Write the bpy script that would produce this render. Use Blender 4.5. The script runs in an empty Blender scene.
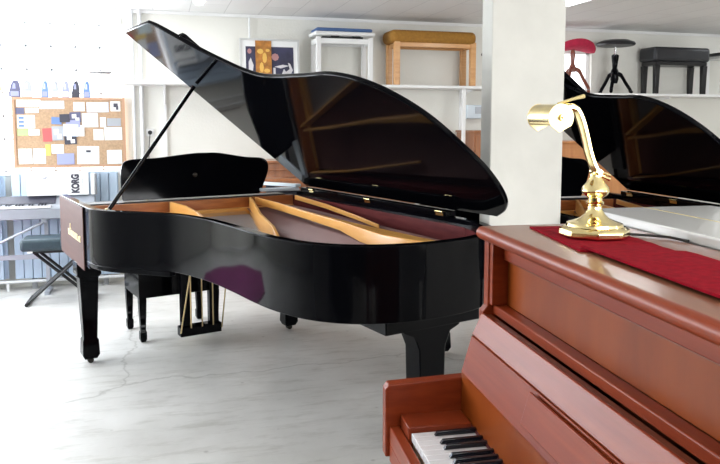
import bpy, bmesh, math, random
from mathutils import Vector, Matrix
random.seed(7)
C = bpy.context.scene.collection
PI = math.pi
R = math.radians

# ------------------------------------------------------------------ materials
def new_mat(name):
    m = bpy.data.materials.new(name); m.use_nodes = True
    nt = m.node_tree; b = nt.nodes['Principled BSDF']
    return m, nt, b
def simple(name, col, rough=.5, metal=0, coat=0, spec=.5, noise=0, nscale=8, bump=0):
    m, nt, b = new_mat(name)
    b.inputs['Base Color'].default_value = (*col, 1)
    b.inputs['Roughness'].default_value = rough
    b.inputs['Metallic'].default_value = metal
    b.inputs['Coat Weight'].default_value = coat
    b.inputs['Coat Roughness'].default_value = .03
    b.inputs['Specular IOR Level'].default_value = spec
    if noise or bump:
        tc = nt.nodes.new('ShaderNodeTexCoord')
        n = nt.nodes.new('ShaderNodeTexNoise'); n.inputs['Scale'].default_value = nscale
        n.inputs['Detail'].default_value = 6
        nt.links.new(tc.outputs['Object'], n.inputs['Vector'])
        if noise:
            r = nt.nodes.new('ShaderNodeValToRGB')
            r.color_ramp.elements[0].position = .3; r.color_ramp.elements[1].position = .7
            r.color_ramp.elements[0].color = (*[c*(1-noise) for c in col], 1)
            r.color_ramp.elements[1].color = (*[min(1, c*(1+noise)) for c in col], 1)
            nt.links.new(n.outputs['Fac'], r.inputs['Fac'])
            nt.links.new(r.outputs['Color'], b.inputs['Base Color'])
        if bump:
            bp = nt.nodes.new('ShaderNodeBump'); bp.inputs['Strength'].default_value = bump
            bp.inputs['Distance'].default_value = .01
            nt.links.new(n.outputs['Fac'], bp.inputs['Height'])
            nt.links.new(bp.outputs['Normal'], b.inputs['Normal'])
    return m
def wood(name, c1, c2, rough=.3, scale=(1, 12, 12), coat=.3, axis_noise=3.0, spec=.5):
    m, nt, b = new_mat(name)
    tc = nt.nodes.new('ShaderNodeTexCoord'); mp = nt.nodes.new('ShaderNodeMapping')
    mp.inputs['Scale'].default_value = scale
    n = nt.nodes.new('ShaderNodeTexNoise'); n.inputs['Scale'].default_value = axis_noise
    n.inputs['Detail'].default_value = 8; n.inputs['Roughness'].default_value = .6
    r = nt.nodes.new('ShaderNodeValToRGB')
    r.color_ramp.elements[0].position = .3; r.color_ramp.elements[1].position = .72
    r.color_ramp.elements[0].color = (*c1, 1); r.color_ramp.elements[1].color = (*c2, 1)
    nt.links.new(tc.outputs['Object'], mp.inputs['Vector']); nt.links.new(mp.outputs['Vector'], n.inputs['Vector'])
    nt.links.new(n.outputs['Fac'], r.inputs['Fac']); nt.links.new(r.outputs['Color'], b.inputs['Base Color'])
    b.inputs['Roughness'].default_value = rough
    b.inputs['Specular IOR Level'].default_value = spec
    b.inputs['Coat Weight'].default_value = coat; b.inputs['Coat Roughness'].default_value = .15
    return m
def emit(name, col, s):
    m, nt, b = new_mat(name)
    b.inputs['Base Color'].default_value = (*col, 1)
    b.inputs['Emission Color'].default_value = (*col, 1); b.inputs['Emission Strength'].default_value = s
    return m

M = {}
M['black'] = simple('piano_black_lacquer', (.0022, .0024, .0036), .06, spec=.09)
M['blackwood'] = simple('black_satin_wood', (.008, .008, .01), .3)
M['blackpad'] = simple('black_vinyl', (.012, .013, .017), .42, noise=.2, nscale=40, bump=.1)
M['greypad'] = simple('dark_grey_vinyl', (.03, .055, .07), .45, noise=.15, nscale=60)
M['rubber'] = simple('black_rubber', (.02, .02, .02), .7)
M['steel'] = simple('chrome', (.75, .76, .78), .15, metal=1)
M['brass'] = simple('polished_brass', (.93, .76, .38), .13, metal=1, noise=.08, nscale=30)
M['brass_satin'] = simple('satin_brass', (.84, .7, .36), .5, metal=1)
M['brass_dull'] = simple('brass_rod', (.62, .48, .26), .3, metal=1)
M['gold'] = simple('gold_lettering', (.95, .82, .5), .45, metal=.3)
M['cherry'] = wood('cherry_veneer', (.19, .026, .007), (.29, .05, .014), .34, (3, .6, 14), .0, spec=.26)
M['cherry_panel'] = wood('cherry_panel_veneer', (.18, .032, .004), (.31, .068, .010), .32, (6, 2.2, .5), .0, 2.2, spec=.25)
M['cherry_top'] = wood('cherry_top_veneer', (.19, .07, .035), (.25, .1, .05), .36, (12, .6, 2), .3)
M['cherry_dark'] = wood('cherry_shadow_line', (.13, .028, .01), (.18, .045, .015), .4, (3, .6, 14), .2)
M['innerwood'] = wood('inner_rim_wood', (.34, .1, .03), (.55, .2, .06), .28, (2, 2, 14), .3)
M['bar'] = wood('bronze_painted_iron', (.78, .36, .08), (.9, .47, .13), .35, (1, 1, 4), .3)
M['soundboard'] = wood('soundboard', (.12, .035, .03), (.17, .055, .045), .5, (14, 1, 1), .1)
M['maroon'] = wood('maroon_inner_rim', (.09, .016, .018), (.14, .03, .03), .25, (2, 2, 14), .2)
M['cheek_sheen'] = wood('brown_cheek_sheen', (.07, .03, .02), (.1, .045, .032), .5, (1, 2, 10), 0)  # brown sheen on the black cheek, put into the base colour
M['darkbrass'] = simple('dark_bronze', (.03, .026, .02), .4, metal=.5)
M['darkwall'] = wood('dark_reflection_wall', (.05, .03, .02), (.08, .05, .035), .6, (6, 6, 1), 0)  # unseen front wall made dark to darken reflections in the lacquer
M['felt'] = simple('burgundy_felt', (.13, .022, .025), .9, noise=.2, nscale=60)
M['copper'] = simple('copper_strings', (.2, .085, .07), .5, metal=.3)
M['string'] = simple('steel_strings', (.62, .6, .6), .35, metal=.8)
M['plate'] = simple('grey_plate', (.3, .31, .33), .4, noise=.1)
M['white_key'] = simple('white_key', (.86, .86, .88), .18, coat=.4)
M['black_key'] = simple('black_key', (.008, .009, .015), .2, coat=.3)
M['keywood'] = simple('key_side', (.62, .45, .28), .6)
M['redcloth'] = simple('red_felt_cloth', (.24, .003, .012), .95, spec=.1, noise=.18, nscale=70, bump=.15)
M['white_gloss'] = simple('white_lacquer', (.76, .76, .74), .16, coat=.4)
M['white_paint'] = simple('white_paint', (.8, .8, .79), .4)
M['blue_white'] = simple('pale_blue_paint', (.62, .7, .76), .35)
M['pillar'] = simple('pillar_paint', (.66, .65, .6), .7, noise=.06, nscale=5, bump=.25)
M['tan_wood'] = wood('tan_bench_wood', (.56, .27, .09), (.7, .38, .15), .35, (1, 12, 12))
M['tan_cushion'] = simple('mustard_brown_velour', (.33, .155, .022), .85, noise=.15, nscale=40)
M['blue_pad'] = simple('blue_cushion', (.07, .14, .32), .7, noise=.1, nscale=30)
M['red_pad'] = simple('crimson_velvet', (.42, .01, .05), .8, noise=.15, nscale=30)
M['red_wood'] = wood('reddish_wood', (.16, .045, .03), (.25, .08, .05), .25)
M['brown_wood'] = wood('brown_piano_wood', (.23, .075, .022), (.36, .13, .04), .3, (8, 2, .8), .4)
M['orange_wood'] = wood('orange_brown_wood', (.42, .16, .05), (.55, .24, .08), .35, (8, 2, .8), .3)
M['silver'] = simple('silver_plastic', (.4, .43, .48), .35, metal=.3)
M['dark_plastic'] = simple('dark_grey_plastic', (.05, .05, .07), .4)
M['paper'] = simple('paper', (.82, .83, .82), .8)
M['purple'] = simple('purple_carpet', (.26, .04, .16), .95, noise=.2, nscale=50)
M['lamp_panel'] = emit('lit_tube', (.93, .96, 1), 4)
M['radiator'] = simple('blue_grey_radiator_enamel', (.5, .62, .76), .4)
M['pipe'] = simple('painted_pipe', (.72, .73, .74), .4)
M['iron'] = simple('grey_metal', (.35, .36, .38), .4, metal=.6)

# back wall: off-white plaster
def wall_mat():
    m, nt, b = new_mat('wall_plaster')
    tc = nt.nodes.new('ShaderNodeTexCoord')
    n = nt.nodes.new('ShaderNodeTexNoise'); n.inputs['Scale'].default_value = 2.5; n.inputs['Detail'].default_value = 6
    r = nt.nodes.new('ShaderNodeValToRGB')
    r.color_ramp.elements[0].color = (.72, .71, .65, 1); r.color_ramp.elements[1].color = (.8, .79, .74, 1)
    n2 = nt.nodes.new('ShaderNodeTexNoise'); n2.inputs['Scale'].default_value = 60
    bp = nt.nodes.new('ShaderNodeBump'); bp.inputs['Strength'].default_value = .15; bp.inputs['Distance'].default_value = .01
    nt.links.new(tc.outputs['Object'], n.inputs['Vector']); nt.links.new(n.outputs['Fac'], r.inputs['Fac'])
    nt.links.new(r.outputs['Color'], b.inputs['Base Color'])
    nt.links.new(tc.outputs['Object'], n2.inputs['Vector']); nt.links.new(n2.outputs['Fac'], bp.inputs['Height'])
    nt.links.new(bp.outputs['Normal'], b.inputs['Normal'])
    b.inputs['Roughness'].default_value = .85
    return m
M['wall'] = wall_mat()
def floor_mat():
    m, nt, b = new_mat('painted_concrete')
    L = nt.links.new; N = nt.nodes.new
    tc = N('ShaderNodeTexCoord')
    n = N('ShaderNodeTexNoise'); n.inputs['Scale'].default_value = 1.3; n.inputs['Detail'].default_value = 9; n.inputs['Roughness'].default_value = .62
    r = N('ShaderNodeValToRGB')
    e = r.color_ramp.elements
    e[0].position = .3; e[0].color = (.54, .53, .5, 1); e[1].position = .62; e[1].color = (.7, .69, .665, 1)
    L(tc.outputs['Object'], n.inputs['Vector']); L(n.outputs['Fac'], r.inputs['Fac'])
    # stretched scuffs
    mp = N('ShaderNodeMapping'); mp.inputs['Scale'].default_value = (2.2, 9, 1); mp.inputs['Rotation'].default_value = (0, 0, .25)
    n2 = N('ShaderNodeTexNoise'); n2.inputs['Scale'].default_value = 1.6; n2.inputs['Detail'].default_value = 10; n2.inputs['Roughness'].default_value = .7
    L(tc.outputs['Object'], mp.inputs['Vector']); L(mp.outputs['Vector'], n2.inputs['Vector'])
    r2 = N('ShaderNodeValToRGB'); r2.color_ramp.elements[0].position = .32; r2.color_ramp.elements[0].color = (.72, .71, .68, 1)
    r2.color_ramp.elements[1].position = .5; r2.color_ramp.elements[1].color = (1, 1, 1, 1)
    L(n2.outputs['Fac'], r2.inputs['Fac'])
    mx = N('ShaderNodeMix'); mx.data_type = 'RGBA'; mx.blend_type = 'MULTIPLY'; mx.inputs[0].default_value = .75
    L(r.outputs['Color'], mx.inputs[6]); L(r2.outputs['Color'], mx.inputs[7])
    # cracks
    n3 = N('ShaderNodeTexNoise'); n3.inputs['Scale'].default_value = 3; n3.inputs['Detail'].default_value = 5
    ad = N('ShaderNodeMix'); ad.data_type = 'RGBA'; ad.inputs[0].default_value = .25
    L(tc.outputs['Object'], ad.inputs[6]); L(n3.outputs['Color'], ad.inputs[7]); L(tc.outputs['Object'], n3.inputs['Vector'])
    vo = N('ShaderNodeTexVoronoi'); vo.feature = 'DISTANCE_TO_EDGE'; vo.inputs['Scale'].default_value = .55
    L(ad.outputs[2], vo.inputs['Vector'])
    r3 = N('ShaderNodeValToRGB'); r3.color_ramp.elements[0].position = .0; r3.color_ramp.elements[0].color = (.5, .49, .46, 1)
    r3.color_ramp.elements[1].position = .0045; r3.color_ramp.elements[1].color = (1, 1, 1, 1)
    L(vo.outputs['Distance'], r3.inputs['Fac'])
    mx2 = N('ShaderNodeMix'); mx2.data_type = 'RGBA'; mx2.blend_type = 'MULTIPLY'; mx2.inputs[0].default_value = .6
    L(mx.outputs[2], mx2.inputs[6]); L(r3.outputs['Color'], mx2.inputs[7])
    # small specks
    v2 = N('ShaderNodeTexVoronoi'); v2.inputs['Scale'].default_value = 5
    L(tc.outputs['Object'], v2.inputs['Vector'])
    r4 = N('ShaderNodeValToRGB'); r4.color_ramp.elements[0].position = .03; r4.color_ramp.elements[0].color = (.45, .44, .42, 1)
    r4.color_ramp.elements[1].position = .07; r4.color_ramp.elements[1].color = (1, 1, 1, 1)
    L(v2.outputs['Distance'], r4.inputs['Fac'])
    mx3 = N('ShaderNodeMix'); mx3.data_type = 'RGBA'; mx3.blend_type = 'MULTIPLY'; mx3.inputs[0].default_value = .5
    L(mx2.outputs[2], mx3.inputs[6]); L(r4.outputs['Color'], mx3.inputs[7])
    L(mx3.outputs[2], b.inputs['Base Color'])
    rr = N('ShaderNodeMapRange'); rr.inputs[3].default_value = .3; rr.inputs[4].default_value = .55
    L(n.outputs['Fac'], rr.inputs[0]); L(rr.outputs[0], b.inputs['Roughness'])
    bp = N('ShaderNodeBump'); bp.inputs['Strength'].default_value = .2; bp.inputs['Distance'].default_value = .004
    L(n2.outputs['Fac'], bp.inputs['Height']); L(bp.outputs['Normal'], b.inputs['Normal'])
    return m
M['floor'] = floor_mat()
def ceil_mat():
    m, nt, b = new_mat('ceiling_panels')
    L = nt.links.new; N = nt.nodes.new
    tc = N('ShaderNodeTexCoord'); mp = N('ShaderNodeMapping')
    mp.inputs['Rotation'].default_value = (0, 0, PI/2); mp.inputs['Location'].default_value = (.1, .015, 0)
    br = N('ShaderNodeTexBrick'); br.inputs['Scale'].default_value = 1; br.inputs['Brick Width'].default_value = 1.25
    br.inputs['Row Height'].default_value = .32; br.inputs['Mortar Size'].default_value = .004; br.offset = .5
    br.inputs['Color1'].default_value = (.8, .8, .79, 1); br.inputs['Color2'].default_value = (.75, .75, .74, 1)
    br.inputs['Mortar'].default_value = (.6, .6, .6, 1)
    L(tc.outputs['Object'], mp.inputs['Vector']); L(mp.outputs['Vector'], br.inputs['Vector'])
    L(br.outputs['Color'], b.inputs['Base Color']); b.inputs['Roughness'].default_value = .6
    return m
M['ceiling'] = ceil_mat()
# glass block panes lit by daylight from behind
def glass_block():
    m, nt, b = new_mat('daylit_glass_blocks')
    b.inputs['Base Color'].default_value = (.85, .9, .95, 1)
    b.inputs['Roughness'].default_value = .2
    b.inputs['Emission Color'].default_value = (.93, .97, 1, 1)
    b.inputs['Emission Strength'].default_value = 1.6
    return m
M['glass_block'] = glass_block()
M['mortar'] = simple('block_mortar', (.5, .51, .53), .8)
M['cork'] = simple('cork', (.46, .31, .19), .9, noise=.15, nscale=60)
M['cork_frame'] = simple('board_frame_wood', (.5, .3, .19), .5)

# ------------------------------------------------------------------ mesh builder
class MB:
    def __init__(s): s.v = []; s.f = []
    def add(s, vs, fs):
        o = len(s.v); s.v += [tuple(v) for v in vs]; s.f += [tuple(i+o for i in f) for f in fs]; return s
    def box(s, x0, x1, y0, y1, z0, z1):
        vs = [(x, y, z) for z in (z0, z1) for y in (y0, y1) for x in (x0, x1)]
        return s.add(vs, [(0, 2, 3, 1), (4, 5, 7, 6), (0, 1, 5, 4), (2, 6, 7, 3), (0, 4, 6, 2), (1, 3, 7, 5)])
    def loft(s, rings, cap=True, close=True):
        n = len(rings[0]); vs = [p for r in rings for p in r]; fs = []
        for k in range(len(rings)-1):
            for i in range(n if close else n-1):
                j = (i+1) % n
                fs.append((k*n+i, k*n+j, (k+1)*n+j, (k+1)*n+i))
        if cap: fs.append(tuple(range(n-1, -1, -1))); fs.append(tuple(range((len(rings)-1)*n, len(rings)*n)))
        return s.add(vs, fs)
    def prism(s, pts, z0, z1):
        return s.loft([[(x, y, z0) for x, y in pts], [(x, y, z1) for x, y in pts]])
    def prism_x(s, pts, x0, x1):     # profile in (y,z)
        return s.loft([[(x0, y, z) for y, z in pts], [(x1, y, z) for y, z in pts]])
    def prism_y(s, pts, y0, y1):     # profile in (x,z)
        return s.loft([[(x, y0, z) for x, z in pts], [(x, y1, z) for x, z in pts]])
    def tube(s, path, r, n=10, cap=True):
        path = [Vector(p) for p in path]; rings = []
        rs = r if isinstance(r, (list, tuple)) else [r]*len(path)
        up = Vector((0, 0, 1))
        for i, p in enumerate(path):
            t = (path[min(i+1, len(path)-1)]-path[max(i-1, 0)]).normalized()
            a = up if abs(t.dot(up)) < .95 else Vector((1, 0, 0))
            x = t.cross(a).normalized(); y = t.cross(x).normalized()
            rings.append([p+rs[i]*(x*math.cos(2*PI*k/n)+y*math.sin(2*PI*k/n)) for k in range(n)])
        return s.loft(rings, cap)
    def lathe(s, prof, c=(0, 0, 0), n=32):
        rings = [[(c[0]+r*math.cos(2*PI*k/n), c[1]+r*math.sin(2*PI*k/n), c[2]+z) for k in range(n)] for r, z in prof]
        return s.loft(rings, True)
    def taper(s, cx, cy, prof):      # square section: (half x, half y, z)
        return s.loft([[(cx-a, cy-b, z), (cx+a, cy-b, z), (cx+a, cy+b, z), (cx-a, cy+b, z)] for a, b, z in prof])
    def map(s, fn): s.v = [tuple(fn(Vector(v))) for v in s.v]; return s
    def build(s, name, mat, parent=None, bevel=0, smooth=False, seg=2):
        me = bpy.data.meshes.new(name); me.from_pydata(s.v, [], s.f); me.update()
        bm = bmesh.new(); bm.from_mesh(me); bmesh.ops.recalc_face_normals(bm, faces=bm.faces); bm.to_mesh(me); bm.free()
        o = bpy.data.objects.new(name, me); C.objects.link(o); me.materials.append(mat)
        if parent: o.parent = parent
        if bevel:
            md = o.modifiers.new('bevel', 'BEVEL'); md.width = bevel; md.segments = seg; md.limit_method = 'ANGLE'; md.angle_limit = R(40)
        if smooth or bevel:
            for p in me.polygons: p.use_smooth = True
            try: me.set_sharp_from_angle(angle=R(38))
            except Exception: pass
        return o
def tag(o, label, cat, group=None):
    o['label'] = label; o['category'] = cat
    if group: o['group'] = group
    return o
def struct(o): o['kind'] = 'structure'; return o
def thing(name, label, cat, loc=(0, 0, 0), rz=0, group=None):
    o = bpy.data.objects.new(name, None); C.objects.link(o); o.empty_display_size = .1
    o.location = loc; o.rotation_euler = (0, 0, rz)
    return tag(o, label, cat, group)
def crv(pts, n=8, closed=False):   # Catmull-Rom
    out = []; m = len(pts)
    rng = range(m if closed else m-1)
    for i in rng:
        g = lambda k: Vector(pts[k % m] if closed else pts[max(0, min(m-1, k))])
        p0, p1, p2, p3 = g(i-1), g(i), g(i+1), g(i+2)
        for k in range(n):
            t = k/n
            out.append(tuple(.5*((2*p1)+(p2-p0)*t+(2*p0-5*p1+4*p2-p3)*t*t+(3*p1-p0-3*p2+p3)*t**3)))
    if not closed: out.append(tuple(pts[-1]))
    return out
def offset(pts, d):
    out = []
    for i, p in enumerate(pts):
        a = Vector(pts[max(i-1, 0)]); b = Vector(pts[min(i+1, len(pts)-1)])
        t = (b-a).normalized(); out.append((p[0]-t.y*d, p[1]+t.x*d))
    return out

# ------------------------------------------------------------------ room
YB = 6.84; ZC = 2.5; XL = -3.6; XR = 7.0; YF = -3.0
struct(MB().box(XL-.2, XR+.2, YF-.2, YB+.2, -.1, 0).build('floor', M['floor']))
struct(MB().box(XL-.2, XR+.2, YF-.2, YB+.2, ZC, ZC+.1).build('ceiling', M['ceiling']))
# back wall with two window openings
W1 = (-3.35, -.30, 1.04, 2.36); W2 = (3.7, 4.62, 1.5, 2.27)
mb = MB()
mb.box(XL-.2, W1[0], YB, YB+.2, 0, ZC); mb.box(W1[0], W1[1], YB, YB+.2, 0, W1[2]); mb.box(W1[0], W1[1], YB, YB+.2, W1[3], ZC)
mb.box(W1[1], W2[0], YB, YB+.2, 0, ZC); mb.box(W2[0], W2[1], YB, YB+.2, 0, W2[2]); mb.box(W2[0], W2[1], YB, YB+.2, W2[3], ZC)
mb.box(W2[1], XR+.2, YB, YB+.2, 0, ZC)
struct(mb.build('wall_back', M['wall']))
# left wall with an added window as light source, seen only in reflections
WL = (3.2, 6.4, 1.0, 2.3)
mb = MB(); mb.box(XL-.2, XL, YF-.2, WL[0], 0, ZC); mb.box(XL-.2, XL, WL[1], YB, 0, ZC)
mb.box(XL-.2, XL, WL[0], WL[1], 0, WL[2]); mb.box(XL-.2, XL, WL[0], WL[1], WL[3], ZC)
struct(mb.build('wall_left', M['wall']))
struct(MB().box(XR, XR+.2, YF-.2, YB, 0, ZC).build('wall_right', M['wall']))
WF = (1.5, 5.1, .95, 2.3)
mb = MB(); mb.box(XL, WF[0], YF-.2, YF, 0, ZC); mb.box(WF[1], XR, YF-.2, YF, 0, ZC); mb.box(WF[0], WF[1], YF-.2, YF, 0, WF[2]); mb.box(WF[0], WF[1], YF-.2, YF, WF[3], ZC)
struct(mb.build('wall_front', M['darkwall']))
w4 = struct(bpy.data.objects.new('fill_window', None)); C.objects.link(w4)  # added window, unseen behind the camera, for fill light
mb = MB(); mp4 = MB()
for i in range(4):
    a = WF[0]+.9*i
    mp4.box(a+.03, a+.87, YF-.1, YF-.08, WF[2]+.03, WF[3]-.03); mb.box(a, a+.04, YF-.13, YF-.04, WF[2], WF[3])
mb.box(WF[1]-.04, WF[1], YF-.13, YF-.04, WF[2], WF[3]); mb.box(WF[0], WF[1], YF-.13, YF-.04, WF[2], WF[2]+.04); mb.box(WF[0], WF[1], YF-.13, YF-.04, WF[3]-.04, WF[3])
mp4.build('pane', M['glass_block'], w4); mb.build('window_frame', M['white_paint'], w4)
# window 1: glass blocks
w1 = struct(bpy.data.objects.new('window_1', None)); C.objects.link(w1)
mb = MB(); x = -.30-.19
xs = []
k = 0
x = -.491
while x > W1[0]: xs.append(x); x -= .205
xs_all = [W1[1]]+xs+[W1[0]]
zs = [W1[2], 1.33, 1.535, 1.74, 1.948, 2.155, W1[3]]
mbp = MB()
for i in range(len(xs_all)-1):
    for j in range(len(zs)-1):
        mbp.box(xs_all[i+1]+.006, xs_all[i]-.006, YB+.05, YB+.12, zs[j]+.006, zs[j+1]-.006)
mbp.build('glass_blocks', M['glass_block'], w1, bevel=.01)
mb = MB()
for xx in xs_all: mb.box(xx-.006, xx+.006, YB+.044, YB+.11, W1[2], W1[3])
for zz in zs: mb.box(W1[0], W1[1], YB+.044, YB+.11, zz-.006, zz+.006)
mb.build('mortar_grid', M['mortar'], w1)
MB().box(W1[0], W1[1]+.02, YB-.03, YB+.05, W1[2]-.03, W1[2]).build('window_sill', M['white_paint'], w1)
MB().box(W1[0], W1[1], YB-.015, YB-.001, W1[3], W1[3]+.06).build('lintel_strip', M['white_paint'], w1)
# window 2
w2 = struct(bpy.data.objects.new('window_2', None)); C.objects.link(w2)
MB().box(W2[0]+.03, W2[1]-.03, YB+.08, YB+.1, W2[2]+.03, W2[3]-.03).build('pane', M['glass_block'], w2)
mb = MB()
mb.box(W2[0], W2[0]+.04, YB+.05, YB+.13, W2[2], W2[3]); mb.box(W2[1]-.04, W2[1], YB+.05, YB+.13, W2[2], W2[3])
mb.box(W2[0], W2[1], YB+.05, YB+.13, W2[2], W2[2]+.04); mb.box(W2[0], W2[1], YB+.05, YB+.13, W2[3]-.04, W2[3])
mb.build('window_frame', M['white_paint'], w2)
# added unseen window on the left wall
w3 = struct(bpy.data.objects.new('added_window_left', None)); C.objects.link(w3)
mb = MB(); mp_ = MB()
nn = 5
for i in range(nn):
    a = WL[0]+(WL[1]-WL[0])*i/nn; b = WL[0]+(WL[1]-WL[0])*(i+1)/nn
    mp_.box(XL-.1, XL-.08, a+.04, b-.04, WL[2]+.04, WL[3]-.04)
    mb.box(XL-.13, XL-.04, b-.04, b+.04 if i < nn-1 else b, WL[2], WL[3])
mb.box(XL-.13, XL-.04, WL[0], WL[0]+.04, WL[2], WL[3])
mb.box(XL-.13, XL-.04, WL[0], WL[1], WL[2], WL[2]+.05); mb.box(XL-.13, XL-.04, WL[0], WL[1], WL[3]-.05, WL[3])
mp_.build('pane', M['glass_block'], w3); mb.build('window_frame', M['white_paint'], w3)
# thin trims
struct(MB().box(-.25, XR, YB-.02, YB-.001, ZC-.03, ZC-.001).build('trim_1', M['white_paint']))
struct(MB().box(.5, XR, YB-.015, YB-.001, 0, .07).build('baseboard_back', M['pipe']))
# pillar
struct(MB().box(1.555, 1.955, 3.12, 3.232, 0, ZC).build('pillar', M['pillar'], bevel=.006))

# pipes and wires on the back wall
def pipe(x, z0, z1, r, label, y=None):
    y = y or YB-r-.003
    return tag(MB().tube([(x, y, z0), (x, y, z1)], r, 10).build('wall_pipe', M['pipe'], smooth=True), label, 'pipe')
pipe(-.205, .0, ZC-.001, .013, 'thin white vertical pipe nearest the window, floor to ceiling')
pipe(-.135, .0, ZC-.001, .018, 'thicker white vertical pipe beside the thin one, right of the window')
pipe(.86, 1.86, ZC-.03, .008, 'thin conduit dropping from the ceiling to above the framed picture', YB-.03)
hp = MB().tube([(-2.9, YB-.16, .08), (.74, YB-.16, .08)], .014, 10)
for x in (-2.5, -1.3, -.1, .6): hp.box(x-.01, x+.01, YB-.165, YB-.155, 0, .07)
tag(hp.build('heating_pipe', M['pipe'], smooth=True),
    'thin horizontal heating pipe along the foot of the back wall', 'pipe')

# socket and plug
so = thing('wall_socket', 'white wall socket with a black plug, right of the cork board', 'socket', (-.07, YB, 1.385))
MB().box(-.035, .035, -.012, -.001, -.035, .035).build('face_plate', M['white_paint'], so, bevel=.003)
MB().tube([(0, -.012, 0), (0, -.035, 0)], [.02, .016], 12).build('plug', M['rubber'], so, smooth=True)
MB().tube([(0, -.03, -.012), (-.01, -.03, -.12), (-.02, -.02, -.3), (-.02, -.02, -.9)], .004, 6).build('cable', M['rubber'], so, smooth=True)
tag(MB().lathe([(.018, -.004), (.018, .02), (.008, .028)], n=12).map(lambda v: Vector((v.x+3.2, YB-v.z, v.y+2.055))).build('pipe_stub', M['rubber'], smooth=True),
    'small black round knob on the wall just left of the pillar', 'knob')
bx = thing('wall_box', 'pale grey box on the wall below the shelf, left of the pillar', 'box', (3.14, YB, 1.52))
MB().box(-.06, .14, -.12, -.002, 0, .14).build('housing', M['blue_white'], bx, bevel=.006)
MB().box(.03, .13, -.126, -.12, .05, .12).build('front_panel', M['silver'], bx)

# ceiling lights
def ceil_light(x, y, lx, ly, label):
    t = thing('fluorescent_light', label, 'ceiling light', (x, y, ZC), 0, 'fluorescent ceiling lights')
    MB().box(-lx/2, lx/2, -ly/2, ly/2, -.03, -.001).build('housing', M['white_paint'], t)
    MB().box(-lx/2+.02, lx/2-.02, -ly/2+.02, ly/2-.02, -.05, -.03).build('diffuser', M['lamp_panel'], t, bevel=.008)
ceil_light(.36, 5.55, .1, 1.2, 'narrow lit ceiling tube above the raised lid of the grand piano')
ceil_light(3.3, 4.75, .16, 1.2, 'lit ceiling tube seen just right of the white pillar')
ceil_light(6.35, 6.2, .7, .3, 'lit ceiling light above the white stool at the right end of the shelf')

# ------------------------------------------------------------------ long shelf
sh = thing('wall_shelf', 'white wall shelf left of the pillar carrying a framed photograph and two benches', 'shelf', (-.28, YB, 1.8))
MB().box(0, 3.72, -.38, -.002, .012, .04).build('shelf_board', M['white_paint'], sh, bevel=.003)
SZ = 1.84
sh2 = thing('wall_shelf', 'slightly lower white wall shelf right of the pillar with black and red stools', 'shelf', (-.28, YB, 1.75))
MB().box(3.75, 6.95, -.38, -.002, .012, .04).build('shelf_board', M['white_paint'], sh2, bevel=.003)
SR_Z = 1.791
for bxx, low in ((.35, .75), (3.33, .55), (5.7, .25), (1.85, .4), (4.5, .4)):
    b = MB().box(bxx-.012, bxx+.012, -.022, -.003, -low, .01).box(bxx-.008, bxx+.008, -.3, -.02, -.012, .011)
    b.tube([(bxx, -.022, -.15), (bxx, -.08, -.05), (bxx, -.22, -.008)], .008, 6)
    b.build('shelf_bracket', M['white_paint'], sh2 if bxx > 4 else sh)
# vertical white post under the shelf
tag(MB().box(2.93, 2.965, 6.50, 6.53, .0, 1.811).build('shelf_post', M['white_paint'], bevel=.003),
    'slim white upright post under the shelf left of the pillar', 'post')

# ------------------------------------------------------------------ cork board and leaflets
cb = thing('cork_board', 'wood framed cork board covered with paper notices above the radiator', 'notice board', (-.75, YB-.03, 1.04))
BX0, BX1, BZ0, BZ1 = -.475, .465, .035, .66
MB().box(BX0+.02, BX1-.02, -.012, .0, BZ0+.02, BZ1-.02).build('cork_panel', M['cork'], cb)
MB().box(BX0, BX1, -.02, .004, BZ0, BZ0+.022).box(BX0, BX1, -.02, .004, BZ1-.022, BZ1).box(BX0, BX0+.022, -.02, .004, BZ0+.022, BZ1-.022).box(BX1-.022, BX1, -.02, .004, BZ0+.022, BZ1-.022).build('frame', M['cork_frame'], cb)
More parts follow.
